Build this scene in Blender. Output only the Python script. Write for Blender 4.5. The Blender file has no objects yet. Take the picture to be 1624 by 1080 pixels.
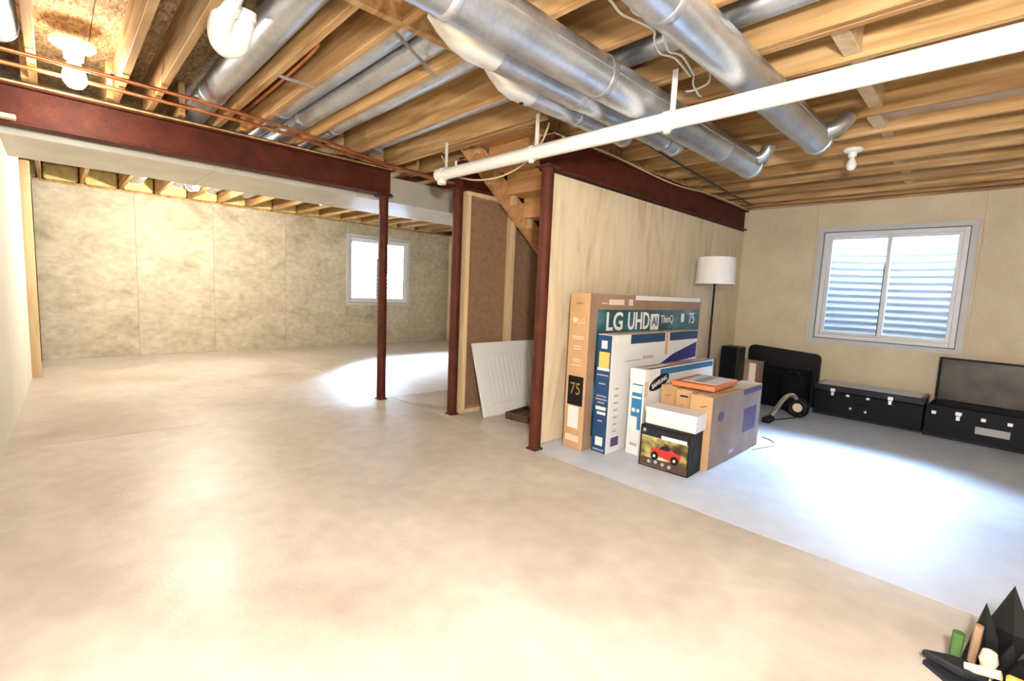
import bpy, bmesh, math, random
from mathutils import Vector, Matrix

random.seed(7)
SC = bpy.context.scene
COL = SC.collection

# ------------------------------------------------------------------ camera
YAW, PITCH, ROLL = 0.799131, -0.105469, 0.0438075
FPX = 748.5176
EYE = Vector((0, 0, 1.2))
fw = Vector((-math.sin(YAW) * math.cos(PITCH), math.cos(YAW) * math.cos(PITCH), math.sin(PITCH)))
rt = Vector((math.cos(YAW), math.sin(YAW), 0))
up = rt.cross(fw)
rt2 = rt * math.cos(ROLL) + up * math.sin(ROLL)
up2 = -rt * math.sin(ROLL) + up * math.cos(ROLL)
cam = bpy.data.cameras.new('camera')
cam.sensor_width = 36
cam.sensor_fit = 'HORIZONTAL'
cam.lens = FPX / 1624 * 36
cam.clip_start = 0.02
camo = bpy.data.objects.new('camera', cam)
COL.objects.link(camo)
m3 = Matrix((rt2, up2, -fw)).transposed()
camo.matrix_world = Matrix.Translation(EYE) @ m3.to_4x4()
SC.camera = camo

# ------------------------------------------------------------------ world, lights, exposure
SC.view_settings.view_transform = 'Standard'
SC.view_settings.look = 'None'
SC.view_settings.gamma = 1
SC.view_settings.use_curve_mapping = False
SC.view_settings.exposure = 1.25
SC.cycles.use_denoising = True
SC.cycles.max_bounces = 10
SC.cycles.diffuse_bounces = 2
SC.cycles.glossy_bounces = 4
SC.cycles.sample_clamp_indirect = 8

wd = bpy.data.worlds.new('sky')
SC.world = wd
wd.use_nodes = True
bg = wd.node_tree.nodes['Background']
bg.inputs[0].default_value = (0.82, 0.90, 1.0, 1)
bg.inputs[1].default_value = 0.7


def light(name, kind, loc, energy, color, size=0.1, target=None, size_y=None, spot=None):
    l = bpy.data.lights.new(name, kind)
    l.energy = energy
    l.color = color
    if kind == 'AREA':
        l.shape = 'RECTANGLE'
        l.size = size
        l.size_y = size_y or size
    else:
        l.shadow_soft_size = size
    if kind == 'SPOT':
        l.spot_size = spot or 2.0
        l.spot_blend = 0.6
    o = bpy.data.objects.new(name, l)
    o.location = loc
    if target is not None:
        o.rotation_euler = (Vector(target) - Vector(loc)).to_track_quat('-Z', 'Y').to_euler()
    COL.objects.link(o)
    return o


WARM = (1.0, 0.90, 0.76)
# photographer's flash held up above the lens, right of it
light('camera_flash', 'POINT', (0.25, 0.02, 1.60), 165, (1.0, 0.96, 0.92), 0.09)
# daylight falling into the two window wells
light('daylight_well_east', 'AREA', (-0.9, 7.40, 2.85), 400, (0.5, 0.70, 1.0), 1.5, (-0.9, 4.3, 0.9), 0.9).data.spread = 1.5
light('daylight_well_west', 'AREA', (-9.75, 4.75, 2.85), 2600, (0.66, 0.80, 1.0), 1.5, (-6.6, 4.75, 0.75), 0.9)

# ------------------------------------------------------------------ materials
MATS = {}


def principled(name):
    m = bpy.data.materials.new(name)
    m.use_nodes = True
    nt = m.node_tree
    b = nt.nodes['Principled BSDF']
    MATS[name] = m
    return m, nt, b


def plain(name, col, rough=0.6, metal=0.0, spec=0.5, emit=None, estr=0):
    m, nt, b = principled(name)
    b.inputs['Base Color'].default_value = (*col, 1)
    b.inputs['Roughness'].default_value = rough
    b.inputs['Metallic'].default_value = metal
    b.inputs['Specular IOR Level'].default_value = spec
    if emit:
        b.inputs['Emission Color'].default_value = (*emit, 1)
        b.inputs['Emission Strength'].default_value = estr
    return m


def noisy(name, stops, scale=5, stretch=(1, 1, 1), rough=0.6, metal=0.0, bump=0.0, detail=6, distort=0.0,
          rand=0.0, spec=0.5, fine=None, bscale=None, rvar=0.0):
    """object-space noise through a colour ramp; rand = brightness spread between objects;
    fine=(scale, amount) multiplies a second finer noise in"""
    m, nt, b = principled(name)
    N = nt.nodes
    L = nt.links
    tc = N.new('ShaderNodeTexCoord')
    mp = N.new('ShaderNodeMapping')
    mp.inputs['Scale'].default_value = stretch
    L.new(tc.outputs['Object'], mp.inputs[0])
    oi = N.new('ShaderNodeObjectInfo')
    vm = N.new('ShaderNodeVectorMath')
    vm.operation = 'SCALE'
    cx = N.new('ShaderNodeCombineXYZ')
    for i in range(3):
        L.new(oi.outputs['Random'], cx.inputs[i])
    L.new(cx.outputs[0], vm.inputs[0])
    vm.inputs['Scale'].default_value = 37.0
    ad = N.new('ShaderNodeVectorMath')
    L.new(mp.outputs[0], ad.inputs[0])
    L.new(vm.outputs[0], ad.inputs[1])
    nz = N.new('ShaderNodeTexNoise')
    nz.inputs['Scale'].default_value = scale
    nz.inputs['Detail'].default_value = detail
    nz.inputs['Distortion'].default_value = distort
    L.new(ad.outputs[0], nz.inputs['Vector'])
    cr = N.new('ShaderNodeValToRGB')
    els = cr.color_ramp.elements
    els[0].position, els[0].color = stops[0][0], (*stops[0][1], 1)
    els[1].position, els[1].color = stops[-1][0], (*stops[-1][1], 1)
    for p, c in stops[1:-1]:
        e = els.new(p)
        e.color = (*c, 1)
    L.new(nz.outputs['Fac'], cr.inputs[0])
    out = cr.outputs[0]
    if fine:
        n2 = N.new('ShaderNodeTexNoise')
        n2.inputs['Scale'].default_value = fine[0]
        n2.inputs['Detail'].default_value = 3
        L.new(ad.outputs[0], n2.inputs['Vector'])
        mr = N.new('ShaderNodeMapRange')
        mr.inputs[1].default_value = 0.3
        mr.inputs[2].default_value = 0.7
        mr.inputs[3].default_value = 1 - fine[1]
        mr.inputs[4].default_value = 1.0 + fine[1] * 0.3
        L.new(n2.outputs['Fac'], mr.inputs[0])
        mx = N.new('ShaderNodeMix')
        mx.data_type = 'RGBA'
        mx.blend_type = 'MULTIPLY'
        mx.inputs[0].default_value = 1
        L.new(out, mx.inputs[6])
        L.new(mr.outputs[0], mx.inputs[7])
        out = mx.outputs[2]
    if rand:
        mr = N.new('ShaderNodeMapRange')
        mr.inputs[3].default_value = 1 - rand
        mr.inputs[4].default_value = 1 + rand * 0.5
        L.new(oi.outputs['Random'], mr.inputs[0])
        mx = N.new('ShaderNodeMix')
        mx.data_type = 'RGBA'
        mx.blend_type = 'MULTIPLY'
        mx.inputs[0].default_value = 1
        L.new(out, mx.inputs[6])
        L.new(mr.outputs[0], mx.inputs[7])
        out = mx.outputs[2]
    L.new(out, b.inputs['Base Color'])
    b.inputs['Roughness'].default_value = rough
    if rvar:
        mr = N.new('ShaderNodeMapRange')
        mr.inputs[1].default_value = 0.3
        mr.inputs[2].default_value = 0.7
        mr.inputs[3].default_value = rough - rvar
        mr.inputs[4].default_value = rough + rvar
        L.new(nz.outputs['Fac'], mr.inputs[0])
        L.new(mr.outputs[0], b.inputs['Roughness'])
    b.inputs['Metallic'].default_value = metal
    b.inputs['Specular IOR Level'].default_value = spec
    if bump:
        bp = N.new('ShaderNodeBump')
        bp.inputs['Strength'].default_value = bump
        bp.inputs['Distance'].default_value = 0.02
        src = nz.outputs['Fac']
        if bscale:
            n3 = N.new('ShaderNodeTexNoise')
            n3.inputs['Scale'].default_value = bscale
            n3.inputs['Detail'].default_value = 4
            L.new(ad.outputs[0], n3.inputs['Vector'])
            src = n3.outputs['Fac']
        L.new(src, bp.inputs['Height'])
        L.new(bp.outputs[0], b.inputs['Normal'])
    return m


M_FLOOR = noisy('floor_concrete', [(0.28, (0.46, 0.395, 0.325)), (0.5, (0.57, 0.505, 0.43)), (0.72, (0.64, 0.58, 0.51))],
                scale=1.1, rough=0.42, bump=0.05, detail=8, distort=0.6, fine=(9, 0.12), bscale=60, rvar=0.1)
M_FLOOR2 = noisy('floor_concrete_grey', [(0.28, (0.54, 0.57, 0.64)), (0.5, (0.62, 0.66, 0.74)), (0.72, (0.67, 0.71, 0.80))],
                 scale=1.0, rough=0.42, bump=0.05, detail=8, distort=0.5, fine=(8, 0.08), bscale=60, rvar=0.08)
M_JOINT = plain('joint_dust', (0.26, 0.22, 0.17), 0.9)
M_CONC = noisy('wall_concrete', [(0.3, (0.43, 0.38, 0.265)), (0.47, (0.56, 0.50, 0.365)), (0.7, (0.63, 0.575, 0.44))],
               scale=1.9, stretch=(1, 1, 1.5), rough=0.85, bump=0.15, detail=10, distort=0.8, fine=(11, 0.22), bscale=30)
M_CONCD = plain('form_seam_concrete', (0.24, 0.21, 0.15), 0.9)
M_TAN = noisy('wall_tan', [(0.3, (0.72, 0.60, 0.41)), (0.7, (0.82, 0.70, 0.50))], scale=3, rough=0.9, bump=0.2,
              bscale=120, fine=(80, 0.12))
M_WHITEWALL = noisy('wall_white', [(0.3, (0.80, 0.77, 0.68)), (0.7, (0.86, 0.83, 0.75))], scale=2, rough=0.9)
M_JOIST = noisy('joist_pine', [(0.27, (0.33, 0.16, 0.05)), (0.5, (0.57, 0.335, 0.13)), (0.73, (0.78, 0.53, 0.27))],
                scale=6, stretch=(0.22, 3, 3), rough=0.7, rand=0.22, distort=0.7, fine=(2, 0.25), bump=0.05)
M_STUD = noisy('stud_pine', [(0.25, (0.62, 0.42, 0.22)), (0.75, (0.82, 0.63, 0.38))], scale=6, stretch=(3, 3, 0.22),
               rough=0.7, rand=0.12, distort=0.7)
M_OSB = noisy('subfloor_osb', [(0.3, (0.17, 0.09, 0.04)), (0.5, (0.40, 0.26, 0.13)), (0.68, (0.58, 0.43, 0.25))],
              scale=14, stretch=(1, 2.6, 1), rough=0.85, distort=1.4, detail=4, rand=0.08)
M_STEEL = noisy('oxide_red_steel', [(0.3, (0.060, 0.012, 0.006)), (0.7, (0.105, 0.023, 0.011))], scale=8, rough=0.6, spec=0.2,
                fine=(90, 0.25), bump=0.03)
M_GALV = noisy('galvanised', [(0.3, (0.42, 0.45, 0.49)), (0.5, (0.56, 0.59, 0.63)), (0.7, (0.68, 0.70, 0.73))], scale=5,
               rough=0.36, metal=0.85, fine=(50, 0.12), rvar=0.08)
M_GALVB = noisy('galvanised_bright', [(0.3, (0.72, 0.70, 0.64)), (0.7, (0.86, 0.85, 0.80))], scale=6, rough=0.4, metal=0.6)
M_TRUNKDUCT = noisy('duct_trunk_metal', [(0.3, (0.66, 0.63, 0.53)), (0.7, (0.78, 0.75, 0.66))], scale=3, rough=0.4,
                    metal=0.2)
M_COPPER = noisy('copper', [(0.3, (0.48, 0.16, 0.06)), (0.7, (0.72, 0.30, 0.14))], scale=9, rough=0.35, metal=0.85)
M_PVC = plain('white_pvc', (0.86, 0.84, 0.78), 0.3)
M_WHITE = plain('white_plastic', (0.86, 0.86, 0.84), 0.4)
M_VINYL = plain('window_vinyl', (0.80, 0.80, 0.80), 0.4)
M_BUCK = plain('window_buck', (0.62, 0.62, 0.63), 0.6)
M_BLACK = plain('black_plastic', (0.0025, 0.0025, 0.003), 0.5, spec=0.25)
M_BLACKC = noisy('black_cloth', [(0.3, (0.002, 0.002, 0.0025)), (0.7, (0.006, 0.006, 0.008))], scale=40, rough=0.9, spec=0.12)
M_TRUNK = noisy('trunk_black', [(0.3, (0.002, 0.0022, 0.004)), (0.7, (0.005, 0.0055, 0.009))], scale=30, rough=0.5, spec=0.15)
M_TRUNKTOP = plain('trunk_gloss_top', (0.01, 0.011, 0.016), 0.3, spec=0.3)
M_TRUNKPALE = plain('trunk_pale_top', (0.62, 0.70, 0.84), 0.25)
M_TRUNKIN = noisy('trunk_lining', [(0.35, (0.008, 0.006, 0.004)), (0.65, (0.085, 0.065, 0.042))], scale=5, rough=0.4)
M_CHROME = plain('nickel', (0.85, 0.83, 0.78), 0.25, 0.9)
M_PLY = noisy('plywood', [(0.25, (0.66, 0.49, 0.29)), (0.45, (0.80, 0.65, 0.43)), (0.7, (0.86, 0.73, 0.52))],
              scale=2.6, stretch=(1, 2.2, 0.35), rough=0.75, distort=2.2, detail=5, rand=0.05)
M_STAIR = noisy('stair_wood', [(0.25, (0.42, 0.20, 0.07)), (0.5, (0.60, 0.32, 0.13)), (0.75, (0.70, 0.42, 0.19))],
                scale=6, stretch=(0.25, 3, 3), rough=0.65, distort=0.8)
M_FIBRE = noisy('brown_board', [(0.3, (0.25, 0.14, 0.078)), (0.7, (0.33, 0.19, 0.11))], scale=18, rough=0.9, fine=(90, 0.2))
M_CARD = noisy('cardboard', [(0.3, (0.52, 0.30, 0.14)), (0.7, (0.62, 0.38, 0.19))], scale=5, rough=0.85, rand=0.05)
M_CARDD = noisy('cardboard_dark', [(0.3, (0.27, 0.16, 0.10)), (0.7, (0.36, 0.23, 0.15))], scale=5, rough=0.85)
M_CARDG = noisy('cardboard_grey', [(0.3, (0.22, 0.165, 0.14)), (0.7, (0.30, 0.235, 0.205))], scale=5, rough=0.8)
M_TAPE = plain('clear_tape', (0.66, 0.56, 0.44), 0.15)
M_INK_W = plain('ink_white', (0.86, 0.85, 0.82), 0.6)
M_INK_C = plain('ink_cream', (0.83, 0.66, 0.48), 0.7)
M_INK_B = plain('ink_black', (0.005, 0.005, 0.005), 0.6, spec=0.25)
M_INK_GOLD = plain('ink_gold', (0.36, 0.22, 0.06), 0.6)
M_INK_NAVY = plain('ink_navy', (0.012, 0.05, 0.14), 0.5)
M_INK_BLUE = plain('ink_blue', (0.03, 0.17, 0.36), 0.5)
M_INK_ROYAL = plain('ink_royal', (0.02, 0.02, 0.17), 0.4)
M_INK_GREY = plain('ink_grey', (0.42, 0.42, 0.45), 0.6)
M_INK_PURPLE = plain('ink_purple', (0.085, 0.06, 0.15), 0.6)
M_INK_ORANGE = plain('ink_orange', (0.75, 0.22, 0.07), 0.5)
M_INK_YEL = plain('ink_yellow', (0.85, 0.55, 0.13), 0.5)
M_INK_RED = plain('ink_red', (0.55, 0.03, 0.03), 0.4)
M_WHITECARD = noisy('white_card', [(0.3, (0.80, 0.78, 0.76)), (0.7, (0.86, 0.84, 0.82))], scale=4, rough=0.5)
M_TEAL = noisy('print_teal', [(0.3, (0.006, 0.03, 0.035)), (0.5, (0.012, 0.10, 0.12)), (0.7, (0.10, 0.30, 0.36))], scale=2.2,
               rough=0.25, stretch=(1, 1, 1.3), distort=0.6)
M_RCPIC = noisy('print_landscape', [(0.32, (0.02, 0.013, 0.008)), (0.45, (0.12, 0.09, 0.02)), (0.56, (0.42, 0.36, 0.12)),
                                    (0.7, (0.75, 0.70, 0.55))], scale=7, stretch=(1, 1, 1.6), rough=0.35, distort=0.5)
M_SHADE = plain('lamp_shade_cloth', (0.86, 0.83, 0.80), 0.9)
M_CABLE = plain('cable_white', (0.85, 0.80, 0.72), 0.5)
M_CABLEY = plain('cable_tan', (0.62, 0.48, 0.28), 0.5)
M_CABLEK = plain('cable_black', (0.02, 0.018, 0.016), 0.5)
M_INSUL = noisy('insulation_yellow', [(0.3, (0.70, 0.55, 0.18)), (0.7, (0.88, 0.78, 0.40))], scale=14, rough=1.0, bump=0.4)
M_BULB = plain('bulb_lit', (1, 1, 1), 0.4, emit=(1.0, 0.93, 0.80), estr=40)
M_BULBOFF = plain('bulb_frosted', (0.88, 0.88, 0.86), 0.25)
M_GRAVEL = noisy('gravel', [(0.3, (0.30, 0.30, 0.30)), (0.7, (0.55, 0.55, 0.53))], scale=30, rough=0.9, bump=0.5)
M_WELL = plain('well_steel', (0.30, 0.32, 0.35), 0.5, 0.1)
M_DARKWOOD = noisy('dark_wood', [(0.3, (0.04, 0.018, 0.010)), (0.7, (0.09, 0.045, 0.025))], scale=8, rough=0.5)
M_GREEN = plain('toy_green', (0.05, 0.13, 0.03), 0.6)
M_TOYY = plain('toy_yellow', (0.80, 0.52, 0.08), 0.5)
M_DARKGREY = plain('dark_grey', (0.014, 0.015, 0.02), 0.6, spec=0.25)

gm, gnt, gb = principled('window_glass')
gl = gnt.nodes.new('ShaderNodeBsdfGlossy')
gl.inputs['Roughness'].default_value = 0.02
tr = gnt.nodes.new('ShaderNodeBsdfTransparent')
tr.inputs[0].default_value = (0.94, 0.97, 1.0, 1)
fr = gnt.nodes.new('ShaderNodeFresnel')
fr.inputs[0].default_value = 1.45
ms = gnt.nodes.new('ShaderNodeMixShader')
gnt.links.new(fr.outputs[0], ms.inputs[0])
gnt.links.new(tr.outputs[0], ms.inputs[1])
gnt.links.new(gl.outputs[0], ms.inputs[2])
gnt.links.new(ms.outputs[0], gnt.nodes['Material Output'].inputs[0])
M_GLASS = gm


# ------------------------------------------------------------------ mesh helpers
def bm_box(bm, x0, x1, y0, y1, z0, z1):
    v = [bm.verts.new(p) for p in ((x0, y0, z0), (x1, y0, z0), (x1, y1, z0), (x0, y1, z0),
                                   (x0, y0, z1), (x1, y0, z1), (x1, y1, z1), (x0, y1, z1))]
    for f in ((0, 3, 2, 1), (4, 5, 6, 7), (0, 1, 5, 4), (1, 2, 6, 5), (2, 3, 7, 6), (3, 0, 4, 7)):
        bm.faces.new([v[i] for i in f])


def finish(bm, smooth=False, bevel=0, segs=2):
    if bevel:
        bmesh.ops.bevel(bm, geom=list(bm.edges), offset=bevel, segments=segs, affect='EDGES', profile=0.5)
    bmesh.ops.recalc_face_normals(bm, faces=list(bm.faces))
    me = bpy.data.meshes.new('mesh')
    bm.to_mesh(me)
    bm.free()
    if smooth:
        for p in me.polygons:
            p.use_smooth = True
    return me


def box(x0, x1, y0, y1, z0, z1, bevel=0, segs=2):
    bm = bmesh.new()
    bm_box(bm, x0, x1, y0, y1, z0, z1)
    return finish(bm, False, bevel, segs)


def boxes(lst, bevel=0):
    bm = bmesh.new()
    for b in lst:
        bm_box(bm, *b)
    return finish(bm, False, bevel)


def prism(poly, axis, a0, a1, bevel=0):
    """extrude a 2-D polygon along an axis ('x': poly is (y,z); 'y': (x,z); 'z': (x,y))"""
    bm = bmesh.new()

    def P(u, v, a):
        return {'x': (a, u, v), 'y': (u, a, v), 'z': (u, v, a)}[axis]
    A = [bm.verts.new(P(u, v, a0)) for u, v in poly]
    B = [bm.verts.new(P(u, v, a1)) for u, v in poly]
    bm.faces.new(A)
    bm.faces.new(B)
    n = len(poly)
    for i in range(n):
        bm.faces.new((A[i], A[(i + 1) % n], B[(i + 1) % n], B[i]))
    return finish(bm, False, bevel)


def tube_bm(bm, pts, rad, seg=12, caps=True, inner=None):
    pts = [Vector(p) for p in pts]
    n = len(pts)
    rr = rad if isinstance(rad, (list, tuple)) else [rad] * n
    rings = []
    prev = None
    for i in range(n):
        d = (pts[min(i + 1, n - 1)] - pts[max(i - 1, 0)]).normalized()
        if prev is None:
            a = Vector((0, 0, 1)) if abs(d.z) < 0.9 else Vector((1, 0, 0))
            u = d.cross(a).normalized()
        else:
            u = (prev - d * prev.dot(d)).normalized()
        prev = u
        w = d.cross(u)
        rings.append([bm.verts.new(pts[i] + (u * math.cos(2 * math.pi * k / seg) + w * math.sin(2 * math.pi * k / seg)) * rr[i])
                      for k in range(seg)])
    for i in range(n - 1):
        for k in range(seg):
            bm.faces.new((rings[i][k], rings[i][(k + 1) % seg], rings[i + 1][(k + 1) % seg], rings[i + 1][k]))
    if caps:
        bm.faces.new(rings[0])
        bm.faces.new(rings[-1])


def autosmooth(me, ang=0.7):
    bm = bmesh.new()
    bm.from_mesh(me)
    for f in bm.faces:
        f.smooth = True
    for e in bm.edges:
        if len(e.link_faces) == 2 and e.calc_face_angle(0) > ang:
            e.smooth = False
    bm.to_mesh(me)
    bm.free()
    return me


def tube(pts, rad, seg=12, caps=True):
    bm = bmesh.new()
    tube_bm(bm, pts, rad, seg, caps)
    return autosmooth(finish(bm))


def smooth_path(pts, n=6):
    pts = [Vector(p) for p in pts]
    out = []
    for i in range(len(pts) - 1):
        p0 = pts[max(i - 1, 0)]
        p1, p2 = pts[i], pts[i + 1]
        p3 = pts[min(i + 2, len(pts) - 1)]
        for k in range(n):
            t = k / n
            out.append(0.5 * ((2 * p1) + (p2 - p0) * t + (2 * p0 - 5 * p1 + 4 * p2 - p3) * t * t + (3 * p1 - p0 - 3 * p2 + p3) * t ** 3))
    out.append(pts[-1])
    return out


def lathe(prof, seg=24, cap=True):
    """prof: list of (r, z) turned around z"""
    bm = bmesh.new()
    rings = []
    for r_, z in prof:
        if r_ < 1e-5:
            rings.append([bm.verts.new((0, 0, z))])
        else:
            rings.append([bm.verts.new((r_ * math.cos(2 * math.pi * k / seg), r_ * math.sin(2 * math.pi * k / seg), z)) for k in range(seg)])
    for a, b in zip(rings, rings[1:]):
        for k in range(seg):
            if len(a) == 1 and len(b) == 1:
                continue
            if len(a) == 1:
                bm.faces.new((a[0], b[k], b[(k + 1) % seg]))
            elif len(b) == 1:
                bm.faces.new((a[k], a[(k + 1) % seg], b[0]))
            else:
                bm.faces.new((a[k], a[(k + 1) % seg], b[(k + 1) % seg], b[k]))
    if cap:
        for r_ in (rings[0], rings[-1]):
            if len(r_) > 2:
                bm.faces.new(r_)
    return autosmooth(finish(bm))


def xform(me, mat):
    me.transform(mat)
    return me


# ------------------------------------------------------------------ object helpers
def tag(o, label=None, cat=None, group=None, kind=None):
    if label:
        o['label'] = label
    if cat:
        o['category'] = cat
    if group:
        o['group'] = group
    if kind:
        o['kind'] = kind
    return o


def thing(name, loc, label, cat, rz=0, group=None, kind=None):
    o = bpy.data.objects.new(name, None)
    o.empty_display_size = 0.1
    o.location = loc
    o.rotation_euler = (0, 0, rz)
    COL.objects.link(o)
    return tag(o, label, cat, group, kind)


def part(name, me, m, parent, loc=(0, 0, 0), rot=(0, 0, 0), world=False, label=None, kind=None):
    """a child mesh; world=True: the mesh is in world coordinates (parent must be unrotated)"""
    o = bpy.data.objects.new(name, me)
    if m and not me.materials:
        me.materials.append(m)
    o.parent = parent
    if world:
        p = parent
        off = Vector((0, 0, 0))
        while p is not None:
            off += p.location
            p = p.parent
        o.location = -off
    else:
        o.location = loc
    o.rotation_euler = rot
    COL.objects.link(o)
    return tag(o, label, None, None, kind)


def solo(name, me, m, label, cat, group=None, kind=None):
    """a thing that is one mesh, given in world coordinates; the origin goes to its base"""
    xs = [v.co for v in me.vertices]
    c = Vector(((min(v.x for v in xs) + max(v.x for v in xs)) / 2, (min(v.y for v in xs) + max(v.y for v in xs)) / 2, min(v.z for v in xs)))
    me.transform(Matrix.Translation(-c))
    me.materials.append(m)
    o = bpy.data.objects.new(name, me)
    o.location = c
    COL.objects.link(o)
    return tag(o, label, cat, group, kind)


def struct(name, me, m, label=None, cat=None):
    me.materials.append(m)
    o = bpy.data.objects.new(name, me)
    COL.objects.link(o)
    return tag(o, label, cat, None, 'structure')


def copy_tree(o, parent=None):
    c = o.copy()
    COL.objects.link(c)
    c.parent = parent
    for ch in list(o.children):
        copy_tree(ch, c)
    return c


def text_mesh(body, size, sx=1.0, depth=0.0008, bold=0.0):
    cu = bpy.data.curves.new('txt', 'FONT')
    cu.body = body
    cu.size = size
    cu.align_x = 'CENTER'
    cu.align_y = 'CENTER'
    cu.extrude = depth
    cu.offset = bold
    cu.resolution_u = 3
    o = bpy.data.objects.new('txt', cu)
    COL.objects.link(o)
    dg = bpy.context.evaluated_depsgraph_get()
    me = bpy.data.meshes.new_from_object(o.evaluated_get(dg))
    bpy.data.objects.remove(o)
    me.materials.clear()
    me.transform(Matrix.Diagonal((sx, 1, 1, 1)))
    return me


ROT_FRONT = Matrix.Rotation(math.pi / 2, 4, 'X')                                   # text plane -> faces -Y, reads +X
ROT_SIDE = Matrix.Rotation(math.pi / 2, 4, 'Z') @ Matrix.Rotation(math.pi / 2, 4, 'X')  # faces +X, reads +Y


def text_on(parent, body, size, face, pos, m, sx=1.0, rot=0.0, bold=0.0, name='lettering'):
    me = text_mesh(body, size, sx, bold=bold)
    R_ = {'front': ROT_FRONT, 'side': ROT_SIDE}[face]
    me.transform(Matrix.Translation(pos) @ R_ @ Matrix.Rotation(rot, 4, 'Z'))
    return part(name, me, m, parent)


def plate(parent, name, face, u0, u1, z0, z1, off, m, t=0.002, label=None):
    """thin print on a box face: 'front' = -Y face at y=off, 'side' = +X face at x=off"""
    if face == 'front':
        me = box(u0, u1, off - t, off + 0.001, z0, z1)
    elif face == 'side':
        me = box(off - 0.001, off + t, u0, u1, z0, z1)
    return part(name, me, m, parent, label=label)


def poly_plate(parent, name, face, pts, off, m, t=0.003, label=None):
    if face == 'front':
        me = prism(pts, 'y', off - t, off)
    else:
        me = prism(pts, 'x', off, off + t)
    return part(name, me, m, parent, label=label)


def ellipse(cu, cv, a, b, rot=0, n=24):
    return [(cu + a * math.cos(t) * math.cos(rot) - b * math.sin(t) * math.sin(rot),
             cv + a * math.cos(t) * math.sin(rot) + b * math.sin(t) * math.cos(rot)) for t in [2 * math.pi * k / n for k in range(n)]]


# ================================================================== SETTING
XW = -8.83      # concrete wall with the small window
YW = 6.47       # window wall
XR = 2.6
ZW = 2.35       # top of the foundation walls
JB, JT = 2.38, 2.62   # joists
YN = -0.95

floor = struct('floor', box(XW - 0.3, XR + 0.2, YN - 0.2, YW + 0.3, -0.2, -0.012), M_JOINT,
               'pale concrete slab floor cut by straight control joints', 'floor')
g = 0.003
XJ, YJ = -4.457, 2.58
for x0, x1, y0, y1, m in ((XW - 0.2, XJ, YN, YJ, M_FLOOR), (XJ, XR, YN, YJ, M_FLOOR),
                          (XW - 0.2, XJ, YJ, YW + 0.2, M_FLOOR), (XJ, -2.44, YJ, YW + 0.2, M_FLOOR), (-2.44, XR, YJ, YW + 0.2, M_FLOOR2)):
    part('slab', box(x0 + g, x1 - g, y0 + g, y1 - g, -0.1, 0), m, floor)

# concrete wall, formed panel by panel, with the opening of the small window
W2 = (4.06, 5.455, 0.785, 2.15)
wl = struct('wall_left', boxes([(XW - 0.25, XW - 0.003, YN, W2[0], -0.1, ZW), (XW - 0.25, XW - 0.003, W2[1], YW + 0.25, -0.1, ZW),
                               (XW - 0.25, XW - 0.003, W2[0], W2[1], -0.1, W2[2]), (XW - 0.25, XW - 0.003, W2[0], W2[1], W2[3], ZW)]),
            M_CONCD, 'bare poured concrete foundation wall with form seams and stains', 'wall')
g = 0.0025
for y0, y1, z0, z1 in ((YN, 0.884, 0, ZW), (0.884, 1.86, 0, ZW), (1.86, 2.95, 0, ZW), (2.95, W2[0], 0, ZW),
                       (W2[0], W2[1], 0, W2[2]), (W2[0], W2[1], W2[3], ZW), (W2[1], YW, 0, ZW)):
    part('wall_panel', box(XW - 0.003, XW, y0 + g, y1 - g, z0 + 0.001, z1), M_CONC, wl)

# window wall
W1 = (-1.575, -0.235, 0.755, 2.078)
wb = struct('wall_back', boxes([(XW - 0.25, W1[0], YW + 0.02, YW + 0.25, -0.1, ZW), (W1[1], XR + 0.2, YW + 0.02, YW + 0.25, -0.1, ZW),
                               (W1[0], W1[1], YW + 0.02, YW + 0.25, -0.1, W1[2]), (W1[0], W1[1], YW + 0.02, YW + 0.25, W1[3], ZW)]),
            M_TAN, 'tan foundation wall around the big sliding window', 'wall')
g = 0.0012
for x0, x1, z0, z1 in ((XW, -3.6, 0, ZW), (-3.6, W1[0] - 0.03, 0, ZW), (W1[0] - 0.03, W1[1] + 0.03, 0, W1[2]), (W1[0] - 0.03, W1[1] + 0.03, W1[3], ZW),
                       (W1[1] + 0.03, 1.1, 0, ZW), (1.1, XR, 0, ZW)):
    part('wall_panel', box(x0 + g, x1 - g, YW, YW + 0.02, z0 + 0.001, z1), M_TAN, wb)
for x in (W1[0] - 0.0295, W1[1] - 0.0005):
    part('wall_panel', box(x, x + 0.03, YW, YW + 0.02, W1[2], W1[3]), M_TAN, wb)

# white partition on the left, very slightly out of square
wf = struct('wall_front', prism([(-7.4, -0.215), (0.0, -0.375), (XR, -0.43), (XR, -0.6), (-7.4, -0.36)], 'z', 0, ZW + 0.02), M_WHITEWALL,
            'plain white painted partition wall', 'wall')
struct('wall_right', box(XR, XR + 0.2, YN, YW + 0.3, -0.1, ZW + 0.03), M_TAN, 'tan wall closing the basement', 'wall')
struct('wall_near', box(XW - 0.2, -7.35, YN - 0.15, YN, -0.1, ZW + 0.3), M_CONC, 'concrete return wall past the partition', 'wall')

# end stud of the partition and dark strip colouring the shaded gap behind it
solo('wall_stud', box(-7.46, -7.41, -0.235, -0.135, 0, JB - 0.02, 0.003, 1), M_STUD, 'pine stud closing the end of the white partition', 'stud')
solo('corner_gap_shade', box(-8.80, -8.73, -0.22, -0.15, 0, ZW, 0.004, 1), M_DARKGREY, 'dark grey strip painting the shaded gap in the concrete corner', 'strip')

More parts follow.
